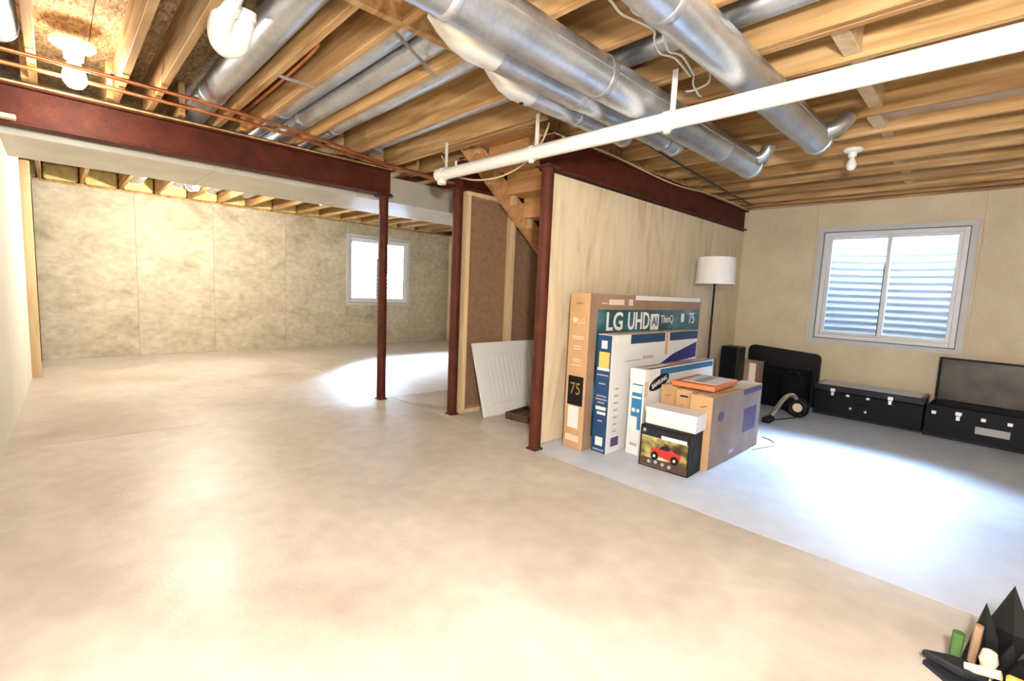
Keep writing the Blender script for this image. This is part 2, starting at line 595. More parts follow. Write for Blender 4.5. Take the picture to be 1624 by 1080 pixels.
# ceiling: subfloor + joists
ceil = struct('ceiling', box(XW - 0.3, XR + 0.2, YN - 0.2, YW + 0.3, JT + 0.025, JT + 0.08), M_OSB,
              'unfinished basement ceiling of open floor joists under strand board', 'ceiling')
ys = [YN - 0.2, 0.22, 1.44, 2.66, 3.88, 5.1, YW + 0.3]
xs = [XW - 0.3, -7.6, -5.16, -2.72, -0.28, XR + 0.2]
for i in range(len(xs) - 1):
    for j in range(len(ys) - 1):
        off = 0.0
        part('subfloor_sheet', box(xs[i] + 0.002, xs[i + 1] - 0.002, ys[j] + 0.002, ys[j + 1] - 0.002, JT, JT + 0.022), M_OSB, ceil)
# rim boards on the walls
part('rim_board', box(XW - 0.2, XW - 0.16, YN, YW + 0.2, ZW, JT), M_JOIST, ceil)
part('rim_board', box(XW - 0.2, XR, YW + 0.12, YW + 0.16, ZW, JT), M_JOIST, ceil)
part('sill_plate', box(XW - 0.15, XW - 0.01, YN, YW + 0.1, ZW, JB), M_JOIST, ceil)
part('sill_plate', box(-2.4, XR, YW + 0.01, YW + 0.14, ZW, JB), M_JOIST, ceil)

JW = 0.040


def joist(x0, x1, yhi, w=JW, zb=JB, zt=JT):
    """floor joist whose far lower edge lies at yhi"""
    return part('joist', box(-(x1 - x0) / 2, (x1 - x0) / 2, -w / 2, w / 2, 0, zt - zb, 0.003, 1), M_JOIST, ceil,
                loc=((x0 + x1) / 2, yhi - w / 2, zb))


LJ = [-0.42, -0.02, 0.385, 0.575, 1.0, 1.205, 1.595, 2.06]
for y in LJ:
    joist(-4.62, -2.06, y)
for y in (2.50, 2.457):
    joist(-4.62, -2.30, y)
joist(-4.62, -3.62, 2.86)
# joists beyond the beam, running to the concrete wall
y = -0.46
while y < 6.4:
    joist(XW - 0.15, -4.36, y + 0.0)
    y += 0.406
# joists from the stair wall line to the right
for y in (0.02, 0.42, 0.83, 1.22, 1.62, 2.0):
    joist(-2.02, XR, y)
for y in (2.468, 2.512):
    joist(-2.02, XR, y)
for y in (3.21, 3.73, 4.13, 4.55, 4.96, 5.37, 5.78, 6.19, 6.45):
    joist(-2.50, XR, y)
joist(-2.5, XR, 2.86)
# header carrying the joist ends
part('header', box(-2.06, -2.02, -0.4, 2.43, JB, JT, 0.003, 1), M_JOIST, ceil)
part('header', box(-2.54, -2.50, 2.54, YW, JB, JT, 0.003, 1), M_JOIST, ceil)
part('header', box(-3.58, -2.52, 2.515, 2.555, JB - 0.0, JT, 0.003, 1), M_JOIST, ceil)
# solid blocking between the joists
for (ya, yb, x, zb) in ((2.512, 2.82, -0.63, 2.40), (2.86, 3.17, -0.64, 2.44), (3.21, 3.69, -0.67, 2.42), (3.73, 4.09, -0.70, 2.40), (4.13, 4.51, -0.72, 2.46),
                        (4.55, 4.92, -0.74, 2.48), (4.96, 5.33, -0.75, 2.44), (5.37, 5.74, -0.75, 2.44), (5.78, 6.15, -0.76, 2.42)):
    part('blocking', box(x - 0.036, x + 0.036, ya, yb, zb, JT - 0.01, 0.003, 1), M_STUD, ceil)
# mottled backing panel in one bay and insulation batts at the rim
part('bay_panel', box(-3.1, -2.07, 1.01, 1.16, 2.585, 2.6), M_OSB, ceil)
y = -0.46
while y < 6.0:
    part('insulation_batt', box(XW - 0.14, XW + 0.02, y + 0.01, y + 0.406 - JW - 0.01, JB + 0.005, JT - 0.02, 0.03, 2), M_INSUL, ceil)
    y += 0.406


# ------------------------------------------------------------------ steel
def steel_beam(xc, y0, y1, label, w=0.13, zb=2.10, zt=2.345, nailer=True):
    t = thing('steel_beam', (xc, (y0 + y1) / 2, zb), label, 'beam', kind=None, group='red steel beams')
    part('web', box(xc - 0.02, xc + 0.02, y0, y1, zb + 0.01, zt - 0.01), M_STEEL, t, world=True)
    part('bottom_flange', box(xc - w / 2, xc + w / 2, y0, y1, zb, zb + 0.014, 0.003, 1), M_STEEL, t, world=True)
    part('top_flange', box(xc - w / 2, xc + w / 2, y0, y1, zt - 0.014, zt, 0.003, 1), M_STEEL, t, world=True)
    if nailer:
        part('wood_nailer', box(xc - w / 2 - 0.004, xc + w / 2 + 0.004, y0, y1, zt, zt + 0.012, 0.002, 1), M_JOIST, t, world=True, label='pine nailer plate')
        part('gap_shade', box(xc - w / 2 + 0.05, xc + w / 2 - 0.05, y0, y1, zt + 0.012, JB - 0.001), M_CABLEK, t, world=True)  # near-black filler stands in for shade in the gap under the joists
    part('end_plate', box(xc - w / 2, xc + w / 2, y0 - 0.008, y0, zb, zt), M_STEEL, t, world=True)
    return t


steel_beam(-4.457, -0.235, 2.50, 'long dark red steel beam under copper pipes on the left')
steel_beam(-2.45, 2.66, YW - 0.005, 'dark red steel beam above the plywood wall')
steel_beam(-3.55, 2.70, YW - 0.005, 'dark red steel beam over the brown board stair wall')


def steel_column(x, y, label, r_=0.046, top=2.10):
    t = thing('steel_column', (x, y, 0), label, 'column', group='red steel columns')
    part('shaft', tube([(0, 0, 0.012), (0, 0, top - 0.012)], r_, 20), M_STEEL, t)
    part('base_plate', box(-0.047, 0.047, -0.047, 0.047, 0, 0.012, 0.002, 1), M_STEEL, t)
    part('cap_plate', box(-0.07, 0.07, -0.07, 0.07, top - 0.012, top, 0.002, 1), M_STEEL, t)
    return t


steel_column(-4.457, 2.44, 'slim red steel column standing alone in front of the small window')
steel_column(-3.55, 2.69, 'red steel column beside the pine studs of the stair opening')
steel_column(-2.375, 2.60, 'red steel column at the edge of the plywood wall')

# ------------------------------------------------------------------ stair enclosure
sw = thing('stair_wall', (-3.62, 4.6, 0), 'brown board stair wall with pine studs under the stairs', 'wall', kind='structure')
part('fibre_board', box(-3.63, -3.60, 2.74, YW - 0.01, 0.0, 2.09), M_FIBRE, sw, world=True, label='brown paper faced board')
part('top_plate', box(-3.60, -3.51, 2.76, 5.0, 2.055, 2.093, 0.002, 1), M_STUD, sw, world=True)
part('bottom_plate', box(-3.60, -3.51, 2.76, 5.0, 0.0, 0.038, 0.002, 1), M_STUD, sw, world=True)
for y in (2.775, 3.36, 3.95, 4.5, 5.0):
    part('stud', box(-0.045, 0.045, -0.02, 0.02, 0.039, 2.054, 0.002, 1), M_STUD, sw, loc=(-3.555 + 3.62, y + 0.02 - 4.6, 0))

pw = thing('plywood_wall', (-2.43, 4.6, 0), 'pale plywood clad stair wall under the steel beam', 'wall', kind='structure')
ys_ = [2.665, 3.885, 5.105, YW - 0.005]
for a, b in zip(ys_, ys_[1:]):
    part('plywood_sheet', box(0, 0.015, 0.0015, b - a - 0.0015, 0.004, 2.085, 0.001, 1), M_PLY, pw, loc=(-2.44 + 2.43, a - 4.6, 0))
part('edge_strip', box(-2.445, -2.42, 2.665, YW - 0.01, 2.086, 2.098), M_CABLEK, pw, world=True, label='dark strip painting the shaded gap under the beam')  # black strip colours in the shadowed gap above the plywood
for y in (3.3, 3.88, 4.5, 5.1, 5.7, 6.3):
    part('stud', box(-0.045, 0.045, -0.02, 0.02, 0.004, 2.09, 0.002, 1), M_STUD, pw, loc=(-2.488 + 2.43, y - 4.6, 0))

st = thing('staircase', (-3.0, 4.2, 0), 'wooden staircase seen from below, descending away from the opening', 'staircase')
SL = 0.78


def zlow(y):
    return 2.40 - SL * (y - 2.68)


Yb = 2.68 + 2.40 / SL
for x in (-3.49, -2.60):
    part('stringer', prism([(2.56, zlow(2.56)), (Yb, 0.002), (Yb + 0.28, 0.002), (2.77, 2.58), (2.56, 2.58)], 'x', x, x + 0.04), M_STAIR, st, world=True)
rise, run = 0.19, 0.19 / SL
y = 2.72
k = 0
while True:
    zt_ = zlow(y) + 0.16
    if zt_ < 0.2:
        break
    if zt_ < 2.56:
        part('tread', box(-3.45, -2.60, y, y + run + 0.03, zt_ - 0.028, zt_), M_STAIR, st, world=True)
        part('riser', box(-3.45, -2.60, y + run - 0.01, y + run + 0.01, max(zt_ - rise - 0.03, 0.003), zt_ - 0.028), M_STAIR, st, world=True)
        if k % 1 == 0:
            part('cleat', box(-3.449, -3.41, y + 0.05, y + 0.09, zt_ - 0.12, zt_ - 0.029), M_STUD, st, world=True)
    y += run
    k += 1

# panel leaning on the studs, and the dark board on the floor
t = thing('shutter_board', (-3.27, 2.87, 0), 'white framed panel leaning against the studs under the stairs', 'panel')
tilt = math.atan2(0.225, 0.69)
R_ = Matrix.Rotation(-tilt, 4, 'Y')
for nm, b, m in (('frame', None, M_WHITE), ('inset', (-0.012, -0.004, 0.13, 0.80, 0.11, 0.60), M_WHITECARD)):
    if b is None:
        me = boxes([(-0.024, 0.0, 0, 0.12, 0, 0.715), (-0.024, 0.0, 0.81, 0.93, 0, 0.715), (-0.024, 0, 0.12, 0.81, 0, 0.10), (-0.024, 0, 0.12, 0.81, 0.61, 0.715)])
    else:
        me = box(*b[:2], 0.12, 0.81, 0.10, 0.61)
    o = part(nm, me, m, t)
    o.rotation_euler = R_.to_euler()
for k in range(11):
    o = part('bead', box(-0.010, -0.0015, 0.16 + k * 0.058, 0.17 + k * 0.058, 0.13, 0.58), M_WHITE, t)
    o.rotation_euler = R_.to_euler()
t = thing('dark_board', (-3.02, 3.12, 0), 'small dark brown wooden tray on the floor before the white panel', 'tray', rz=0.15)
part('board', box(-0.13, 0.13, -0.1, 0.25, 0.0, 0.04, 0.005, 1), M_DARKWOOD, t)
part('rim', boxes([(-0.13, -0.11, -0.1, 0.25, 0.04, 0.065), (0.11, 0.13, -0.1, 0.25, 0.04, 0.065), (-0.11, 0.11, -0.1, -0.08, 0.04, 0.065), (-0.11, 0.11, 0.23, 0.25, 0.04, 0.065)]), M_DARKWOOD, t)


# ------------------------------------------------------------------ windows and their wells
def window(name, cx, plane_y, x0, x1, z0, z1, label):
    """built facing -Y at y=0 in local space, u = x"""
    w, h = x1 - x0, z1 - z0
    t = thing(name, (0, 0, 0), label, 'window', kind='structure')
    f = 0.05
    part('window_buck', boxes([(-w / 2, -w / 2 + f, -0.012, 0.2, 0, h), (w / 2 - f, w / 2, -0.012, 0.2, 0, h),
                              (-w / 2 + f, w / 2 - f, -0.012, 0.2, h - f, h), (-w / 2 + f, w / 2 - f, -0.012, 0.2, 0, f)]), M_BUCK, t)
    a = w / 2 - f - 0.006
    b0, b1 = f + 0.006, h - f - 0.006
    e = 0.045
    part('window_frame', boxes([(-a, -a + e, 0.012, 0.09, b0, b1), (a - e, a, 0.012, 0.09, b0, b1), (-a + e, a - e, 0.012, 0.09, b1 - e, b1),
                               (-a + e, a - e, 0.012, 0.09, b0, b0 + e)], 0.004), M_VINYL, t)
    ge = 0.0055
    part('gap_filler', boxes([(-a - ge, -a, 0.03, 0.08, b0 - ge, b1 + ge), (a, a + ge, 0.03, 0.08, b0 - ge, b1 + ge), (-a, a, 0.03, 0.08, b1, b1 + ge), (-a, a, 0.03, 0.08, b0 - ge, b0)]), M_DARKGREY, t)  # dark filler added to block light leaking round the frame
    mid = 0.02
    s = 0.034
    for (l, r_, yy) in ((-a + e, mid, 0.052), (mid - 0.045, a - e, 0.022)):
        sa = part('sash', boxes([(l, l + s, yy, yy + 0.026, b0 + e, b1 - e), (r_ - s, r_, yy, yy + 0.026, b0 + e, b1 - e),
                                (l + s, r_ - s, yy, yy + 0.026, b1 - e - s, b1 - e), (l + s, r_ - s, yy, yy + 0.026, b0 + e, b0 + e + s)], 0.003), M_VINYL, t)
        part('pane', box(l + s, r_ - s, yy + 0.011, yy + 0.015, b0 + e + s, b1 - e - s), M_GLASS, sa)
    part('seal', box(mid - 0.052, mid - 0.046, 0.024, 0.05, b0 + e + 0.02, b0 + e + (b1 - b0) * 0.66), M_BLACK, t, label='black weather seal')
    part('latch', box(a - e - 0.03, a - e - 0.005, 0.008, 0.022, b0 + 0.5, b0 + 0.56, 0.003, 1), M_WHITE, t)
    return t


def well(cx, label):
    """corrugated steel window well, local: window plane y=0 outside towards +Y"""
    t = thing('window_well', (0, 0, 0), label, 'window well', group='window wells')
    prof = []
    z = 0.0
    pitch, amp = 0.085, 0.022
    n = 0
    H = 1.75
    while z <= H:
        prof.append((amp * math.cos(2 * math.pi * z / pitch), z))
        z += pitch / 8
    me_v, me_f = [], []
    S = 28
    for (dr, zz) in prof:
        for k in range(S + 1):
            a = math.pi * k / S
            me_v.append(((0.86 + dr) * math.cos(a), (0.80 + dr) * math.sin(a), zz))
    for i in range(len(prof) - 1):
        for k in range(S):
            me_f.append((i * (S + 1) + k, i * (S + 1) + k + 1, (i + 1) * (S + 1) + k + 1, (i + 1) * (S + 1) + k))
    me = bpy.data.meshes.new('mesh')
    me.from_pydata(me_v, [], me_f)
    for p in me.polygons:
        p.use_smooth = True
    o = part('corrugated_shell', me, M_WELL, t)
    md = o.modifiers.new('thick', 'SOLIDIFY')
    md.thickness = 0.004
    part('gravel_bed', box(-0.85, 0.85, 0.0, 0.85, -0.1, -0.01), M_GRAVEL, t)
    return t


w1 = window('window_1', 0, 0, W1[0], W1[1], W1[2], W1[3], 'wide white sliding window with a ridged window well outside')
w1.location = ((W1[0] + W1[1]) / 2, YW, W1[2])
w2 = window('window_2', 0, 0, W2[0], W2[1], W2[2], W2[3], 'bright white sliding window in the concrete wall behind the slim column')
w2.location = (XW, (W2[0] + W2[1]) / 2, W2[2])
w2.rotation_euler.z = math.pi / 2
k1 = well(0, 'corrugated pale steel well outside the big window')
k1.location = ((W1[0] + W1[1]) / 2, YW + 0.255, 0.62)
k2 = well(0, 'corrugated steel well outside the overexposed window in concrete wall')
k2.location = (XW - 0.255, (W2[0] + W2[1]) / 2, 0.62)
k2.rotation_euler.z = math.pi / 2


# ------------------------------------------------------------------ ducts
def arc_pts(c, d0, d1, rad, n=6):
    """quarter bend from direction d0 to d1 starting at c"""
    c, d0, d1 = Vector(c), Vector(d0), Vector(d1)
    o = c + d1 * rad
    return [o - d1 * rad * math.cos(a) + d0 * rad * math.sin(a) for a in [math.pi / 2 * k / n for k in range(n + 1)]]


def duct(name, p0, p1, r_, label, group, bands=(), cap=True, m=M_GALV, seam=True):
    p0, p1 = Vector(p0), Vector(p1)
    c = (p0 + p1) / 2
    t = thing(name, (c.x, c.y, min(p0.z, p1.z) - r_), label, 'duct', group=group)
    d = (p1 - p0).normalized()
    part('pipe', tube([p0, p1], r_, 28), m, t, world=True)
    for b in bands:
        q = p0 + (p1 - p0) * b
        part('band', tube([q - d * 0.022, q - d * 0.016, q + d * 0.016, q + d * 0.022], [r_ + 0.0005, r_ + 0.005, r_ + 0.005, r_ + 0.0005], 28), m, t, world=True)
    if cap:
        part('end_cap', tube([p1 - d * 0.03, p1 + d * 0.004, p1 + d * 0.01], [r_ + 0.004, r_ + 0.004, r_ - 0.012], 28), m, t, world=True)
    if seam:
        u = d.cross(Vector((0, 0, 1))).normalized()
        q0, q1 = p0 + u * (r_ - 0.001) , p1 + u * (r_ - 0.001)
        part('seam', tube([q0, q1], 0.004, 6), m, t, world=True)
    return t


RG = 'round ducts hung under the joists'
D1 = duct('round_duct', (-1.506, -0.2, 2.272), (-1.506, 4.02, 2.272), 0.100, 'largest galvanised round duct running overhead past the white pipe', RG, (0.3, 0.52, 0.86))
part('takeoff', tube(arc_pts((-1.425, 3.93, 2.29), (1, 0, 0), (0, 0, 1), 0.075), 0.045, 20), M_GALV, D1, world=True)
D2 = duct('round_duct', (-1.74, 1.50, 2.285), (-1.74, 3.22, 2.285), 0.078, 'middle galvanised duct with a pale elbow beside the largest duct', RG, (0.35, 0.9))
part('boot', tube([(-1.74, 1.50, 2.285), (-1.742, 1.38, 2.287), (-1.755, 1.30, 2.30), (-1.78, 1.23, 2.325), (-1.81, 1.19, 2.35)], [0.084, 0.086, 0.076, 0.048, 0.02], 20), M_GALVB, D2, world=True, label='pale crimped elbow')
part('takeoff', tube([(-1.74, 3.10, 2.33), (-1.74, 3.10, 2.378)], 0.05, 20), M_GALV, D2, world=True)
D3 = duct('round_duct', (-1.95, 1.93, 2.297), (-1.95, 2.90, 2.297), 0.066, 'smallest galvanised duct with a pale boot near the stair corner', RG, (0.45,))
part('boot', tube([(-1.95, 1.95, 2.297), (-1.952, 1.84, 2.30), (-1.965, 1.77, 2.315), (-1.985, 1.70, 2.345), (-2.0, 1.66, 2.36)], [0.072, 0.074, 0.064, 0.04, 0.016], 20), M_GALVB, D3, world=True, label='pale crimped elbow')
part('screw_hole', tube([(-1.952, 1.89, 2.226), (-1.952, 1.89, 2.220)], 0.012, 12), M_BLACK, D3, world=True)
D4 = duct('round_duct', (-0.97, 1.1, 2.282), (-0.97, 3.70, 2.282), 0.090, 'galvanised duct nearest the white bulb, right of the others', RG, (0.21, 0.62))
part('takeoff', tube([(-0.9, 3.60, 2.30), (-0.85, 3.61, 2.315), (-0.815, 3.63, 2.35), (-0.805, 3.65, 2.378)], 0.05, 20), M_GALV, D4, world=True)

BG = 'round ducts lying in the joist bays'
for (y, z, r_, x0, x1, lab) in ((0.845, 2.47, 0.086, -8.2, -2.09, 'big grey duct in the joist bay beside the white trap'),
                                (1.30, 2.50, 0.078, -8.2, -2.09, 'left one of two ducts sharing a joist bay'),
                                (1.465, 2.475, 0.072, -8.2, -2.09, 'right one of two ducts sharing a joist bay'),
                                (1.70, 2.475, 0.072, -8.2, -2.09, 'grey duct lying against a pine joist beyond the twin ducts'),
                                (2.17, 2.49, 0.068, -8.2, -2.35, 'grey duct in the last joist bay before the stair'),
                                (2.25, 2.49, 0.075, -1.9, XR - 0.1, 'grey duct in the joist bay crossing above the hung ducts'),
                                (-0.16, 2.44, 0.085, -3.70, -2.09, 'short whitish duct end at the far left of ceiling')):
    t = duct('bay_duct', (x1, y, z), (x0, y, z), r_, lab, BG, (0.3, 0.62), cap=True, seam=False)
t = thing('flat_duct', (0.8, 3.96, 2.42), 'thin grey flat duct running along a joist near the bulb', 'duct')
part('body', box(-0.66, XR - 0.05, 3.88, 4.07, 2.45, 2.50, 0.006, 1), M_GALV, t, world=True)
part('lip', box(-0.663, -0.64, 3.875, 4.075, 2.444, 2.506, 0.003, 1), M_GALV, t, world=True)

# rectangular trunk duct behind the long beam
t = thing('trunk_duct', (-5.05, 2.8, 2.07), 'wide flat sheet metal trunk duct behind the long red beam', 'duct')
yy = [-0.22, 1.0, 2.22, 3.44, 4.66, 5.9]
for a, b in zip(yy, yy[1:]):
    part('section', box(-0.44, 0.44, a + 0.003 - 2.8, b - 0.003 - 2.8, 0.0, 0.26, 0.004, 1), M_TRUNKDUCT, t)
for a in yy[1:-1]:
    part('drive_cleat', boxes([(-0.446, 0.446, a - 0.012 - 2.8, a + 0.012 - 2.8, -0.006, 0.266)]), M_TRUNKDUCT, t)

# strap across the twin ducts
solo('duct_strap', tube([(-2.10, 1.20, 2.372), (-2.32, 1.56, 2.372)], 0.009, 8), M_GALV, 'narrow metal strap nailed across the twin ducts', 'strap')

# ------------------------------------------------------------------ pipes
t = thing('drain_pipe', (-1.7, 2.37, 2.09), 'long white plastic drain pipe hung across the room', 'pipe')
pa, pb = Vector((-3.38, 2.37, 2.134)), Vector((1.6, 2.37, 2.112))
part('pipe', tube([pa, pb], 0.0455, 24), M_PVC, t, world=True)
part('end_cap', tube([pa + Vector((-0.035, 0, 0)), pa + Vector((-0.028, 0, 0)), pa + Vector((0.05, 0, 0))], [0.04, 0.053, 0.053], 24), M_PVC, t, world=True)
part('cleanout', tube([pa + Vector((0.02, 0, -0.03)), pa + Vector((0.02, 0, -0.075)), pa + Vector((0.02, 0, -0.08))], [0.038, 0.038, 0.028], 20), M_PVC, t, world=True)
part('stub', tube([(-3.17, 2.37, 2.15), (-3.17, 2.37, 2.215)], 0.009, 10), M_PVC, t, world=True)
for x in (-3.365, -2.325, -1.33, 0.3):
    z = 2.134 + (2.112 - 2.134) * (x + 3.38) / 4.98
    h_ = part('hanger', box(x - 0.015, x + 0.015, 2.412, 2.418, z, 2.40), M_PVC, t, world=True)
    part('clip', tube([(x - 0.016, 2.37, z), (x + 0.016, 2.37, z)], 0.051, 20), M_PVC, h_, world=True)
    part('clip_foot', tube([(x, 2.37, z - 0.045), (x, 2.37, z - 0.062)], 0.018, 12), M_PVC, h_, world=True)

G = 'copper water pipes along the beam'
solo('copper_pipe', tube(smooth_path([(-3.80, -0.28, 2.352), (-3.81, 0.7, 2.352), (-3.95, 1.5, 2.352), (-4.25, 2.42, 2.352), (-4.3, 3.6, 2.352)], 4), 0.0125, 10), M_COPPER,
     'upper copper water pipe, farther from the red beam', 'pipe', G)
solo('copper_pipe', tube(smooth_path([(-4.03, -0.28, 2.350), (-4.02, 0.6, 2.350), (-4.05, 1.3, 2.350), (-4.30, 2.4, 2.350), (-4.36, 3.6, 2.350)], 4), 0.0125, 10), M_COPPER,
     'lower copper water pipe, right beside the red beam', 'pipe', G)
solo('copper_pipe', tube(smooth_path([(-2.70, 1.07, 2.57), (-2.71, 1.075, 2.50), (-2.8, 1.09, 2.475), (-3.5, 1.10, 2.47), (-4.5, 1.10, 2.47)], 4), 0.014, 10), M_COPPER,
     'thick copper pipe lying inside a joist bay', 'pipe', G)
solo('copper_pipe', tube([(-2.9, 1.04, 2.45), (-4.5, 1.045, 2.45)], 0.010, 10), M_COPPER, 'thin copper pipe lying inside a joist bay', 'pipe', G)
solo('pipe_bracket', box(-3.06, -3.03, 0.99, 1.19, 2.372, 2.379), M_GALV, 'narrow bracket across the bay holding copper pipes', 'bracket')
for i, y in enumerate((0.30, 0.72, 1.62, 2.12)):
    solo('pipe_clamp', boxes([(-4.07 - 0.05 * max(0, y - 0.7), -3.78 - 0.1 * max(0, y - 0.7), y - 0.01, y + 0.01, 2.365, 2.376)]), M_GALV,
         ('small metal clamp on copper pipes by the far left bulb', 'small metal clamp on copper pipes near the second joist',
          'small metal clamp on copper pipes below the twin ducts', 'small metal clamp on copper pipes near the beam end')[i], 'clamp', 'clamps on the copper pipes')

# white drain trap
t = thing('drain_trap', (-2.62, 0.68, 2.26), 'white plastic drain trap hanging between two joists', 'pipe trap')
part('bend', tube(smooth_path([(-2.36, 0.665, 2.60), (-2.46, 0.635, 2.50), (-2.55, 0.61, 2.41), (-2.63, 0.595, 2.33), (-2.67, 0.625, 2.285), (-2.66, 0.675, 2.30), (-2.62, 0.69, 2.37), (-2.60, 0.69, 2.42)], 5), 0.047, 18), M_PVC, t, world=True)
part('collar', tube([(-2.605, 0.69, 2.40), (-2.597, 0.69, 2.44)], 0.054, 18), M_PVC, t, world=True)
part('collar', tube([(-2.53, 0.617, 2.43), (-2.56, 0.607, 2.40)], 0.056, 18), M_PVC, t, world=True)


# ------------------------------------------------------------------ bulbs
def bulb(name, loc, lit, energy, label, size=1.0, color=WARM, rot=(0, 0, 0)):
    """keyless lampholder, hanging down from loc (its top)"""
    t = thing(name, loc, label, 'light bulb', group='bare ceiling bulbs')
    t.rotation_euler = rot
    s = size
    part('holder', lathe([(0.0, 0), (0.058 * s, 0), (0.058 * s, -0.012 * s), (0.05 * s, -0.02 * s), (0.028 * s, -0.026 * s), (0.024 * s, -0.055 * s), (0, -0.055 * s)], 24), M_WHITE, t)
    prof = [(0.0, -0.05), (0.014, -0.05), (0.016, -0.066), (0.026, -0.085), (0.031, -0.105), (0.029, -0.125), (0.018, -0.14), (0.0, -0.145)]
    part('globe', lathe([(a * s, b * s) for a, b in prof], 24), M_BULB if lit else M_BULBOFF, t)
    if lit:
        light('bulb_glow', 'POINT', Vector(loc) + Vector((0, 0, -0.18 * s)), energy, color, 0.05)
    return t


bulb('ceiling_bulb', (-3.93, 0.14, 2.53), True, 9, 'glowing bulb above the copper pipes at far left', 1.8)
bulb('ceiling_bulb', (-7.0, 1.30, 2.40), True, 95, 'glowing bulb in front of the concrete wall', 1.1)
bulb('ceiling_bulb', (-0.91, 4.40, 2.378), False, 0, 'unlit white bulb under the right hand joists', 1.1)
bulb('ceiling_bulb', (-6.9, 5.15, 2.378), False, 0, 'unlit white bulb beyond the columns near the concrete wall corner', 1.1)
bulb('ceiling_bulb', (-0.3, 0.55, 2.378), True, 22, 'added glowing bulb overhead, out of view, brightening the near floor', 1.0)  # lamp added out of view to brighten the near floor

solo('wood_offcut', box(-4.40, -4.33, -0.225, -0.125, 2.115, 2.14, 0.004, 1), M_STUD, 'short pine offcut resting on the beam flange at left', 'wood')

# ------------------------------------------------------------------ cables
CG = 'white cables stapled along the joists'
for pts, lab in (([(-1.22, 1.25, 2.40), (-1.216, 1.62, 2.372), (-1.226, 1.74, 2.362), (-1.214, 1.85, 2.37), (-1.20, 1.96, 2.372), (-1.237, 2.03, 2.372), (-1.267, 2.143, 2.362), (-1.246, 2.25, 2.37), (-1.28, 2.48, 2.372)],
                  'white cable looping down left of the nearest duct'),
                 ([(-1.16, 1.25, 2.40), (-1.15, 1.62, 2.372), (-1.18, 1.76, 2.36), (-1.17, 1.86, 2.37), (-1.17, 1.97, 2.372), (-1.20, 2.05, 2.372), (-1.225, 2.15, 2.36), (-1.21, 2.25, 2.37), (-1.26, 2.48, 2.372)],
                  'white cable looping down right beside the nearest duct'),
                 ([(-1.27, 2.50, 2.372), (-1.30, 2.56, 2.36), (-1.334, 2.70, 2.36), (-1.345, 2.76, 2.372)], 'short white cable end crossing another by the strap'),
                 ([(-1.22, 2.55, 2.45), (-1.24, 2.62, 2.38), (-1.33, 2.625, 2.36), (-1.38, 2.64, 2.372)], 'white cable end reaching toward the largest duct')):
    solo('white_cable', tube(smooth_path(pts, 5), 0.0055, 8), M_CABLE, lab, 'cable', CG)
solo('tan_cable', tube(smooth_path([(-3.6, 2.53, 2.36), (-3.40, 2.50, 2.18), (-3.324, 2.49, 2.14), (-3.03, 2.48, 2.068), (-2.73, 2.48, 2.06), (-2.5, 2.49, 2.124), (-2.36, 2.50, 2.24), (-2.3, 2.505, 2.36)], 6), 0.007, 8), M_CABLEY,
     'tan cable drooping below the white drain pipe', 'cable')
solo('beam_cable', tube(smooth_path([(-2.36, 2.72, 2.33), (-2.372, 3.3, 2.352), (-2.372, 4.4, 2.31), (-2.365, 5.3, 2.352), (-2.36, 6.3, 2.34)], 6), 0.008, 8), M_CABLEY,
     'thin tan cable running along the plywood wall beam', 'cable')
solo('beam_cable', tube(smooth_path([(-2.0, 3.0, 2.368), (-2.1, 4.0, 2.368), (-2.2, 5.2, 2.368), (-2.26, 6.2, 2.368)], 6), 0.009, 8), M_CABLEK,
     'black cable strung under joists beside the plywood wall beam', 'cable')


# ================================================================== BOXES
def carton(name, x0, x1, y0, y1, h, label, m=M_CARD, rz=0.0, z=0.0, cat='box', group=None, tape=True, topm=None):
    """root at the centre of the base; returns (root, half width, half depth, height)"""
    t = thing(name, ((x0 + x1) / 2, (y0 + y1) / 2, z), label, cat, rz=rz, group=group)
    w, d = (x1 - x0) / 2, (y1 - y0) / 2
    part('body', box(-w, w, -d, d, 0, h, 0.004, 2), m, t)
    if topm:
        part('top_flaps', box(-w + 0.003, w - 0.003, -d + 0.003, d - 0.003, h - 0.001, h + 0.002), topm, t)
    if tape:
        part('tape', box(-0.025 if w < d else -w + 0.004, 0.025 if w < d else w - 0.004, -d + 0.004 if w < d else -0.025, d - 0.004 if w < d else 0.025, h + 0.001, h + 0.0035), M_TAPE, t)
    return t, w, d, h


# --- tall brown television carton
t, w, d, h = carton('television_carton', -2.30, -2.115, 2.845, 4.69, 1.205, 'tall brown television carton with a teal picture panel against the plywood', M_CARD, rz=0.0)
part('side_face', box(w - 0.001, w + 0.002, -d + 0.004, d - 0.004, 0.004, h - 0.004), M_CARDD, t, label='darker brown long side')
s = w + 0.002
plate(t, 'picture_panel', 'side', -d + 0.10, d - 0.02, 0.10, 1.085, s, M_TEAL, label='dark teal printed picture')
p = s + 0.003
text_on(t, 'LG', 0.20, 'side', (p, -d + 0.33, 0.985), M_INK_W, 1.0, bold=0.004)
text_on(t, 'UHD', 0.20, 'side', (p, -d + 0.69, 0.985), M_INK_W, 0.8, bold=0.004)
plate(t, 'badge', 'side', -d + 0.88, -d + 1.02, 0.91, 1.05, p - 0.001, M_INK_W)
text_on(t, 'AI', 0.11, 'side', (p + 0.002, -d + 0.95, 0.98), M_INK_NAVY, 1.0, bold=0.002)
text_on(t, 'ThinQ', 0.10, 'side', (p, -d + 1.17, 1.0), M_INK_W, 0.9)
plate(t, 'shield', 'side', -d + 1.44, -d + 1.50, 0.97, 1.05, p - 0.001, M_INK_W)
text_on(t, '75', 0.15, 'side', (p, -d + 1.66, 1.0), M_INK_W, 0.85)
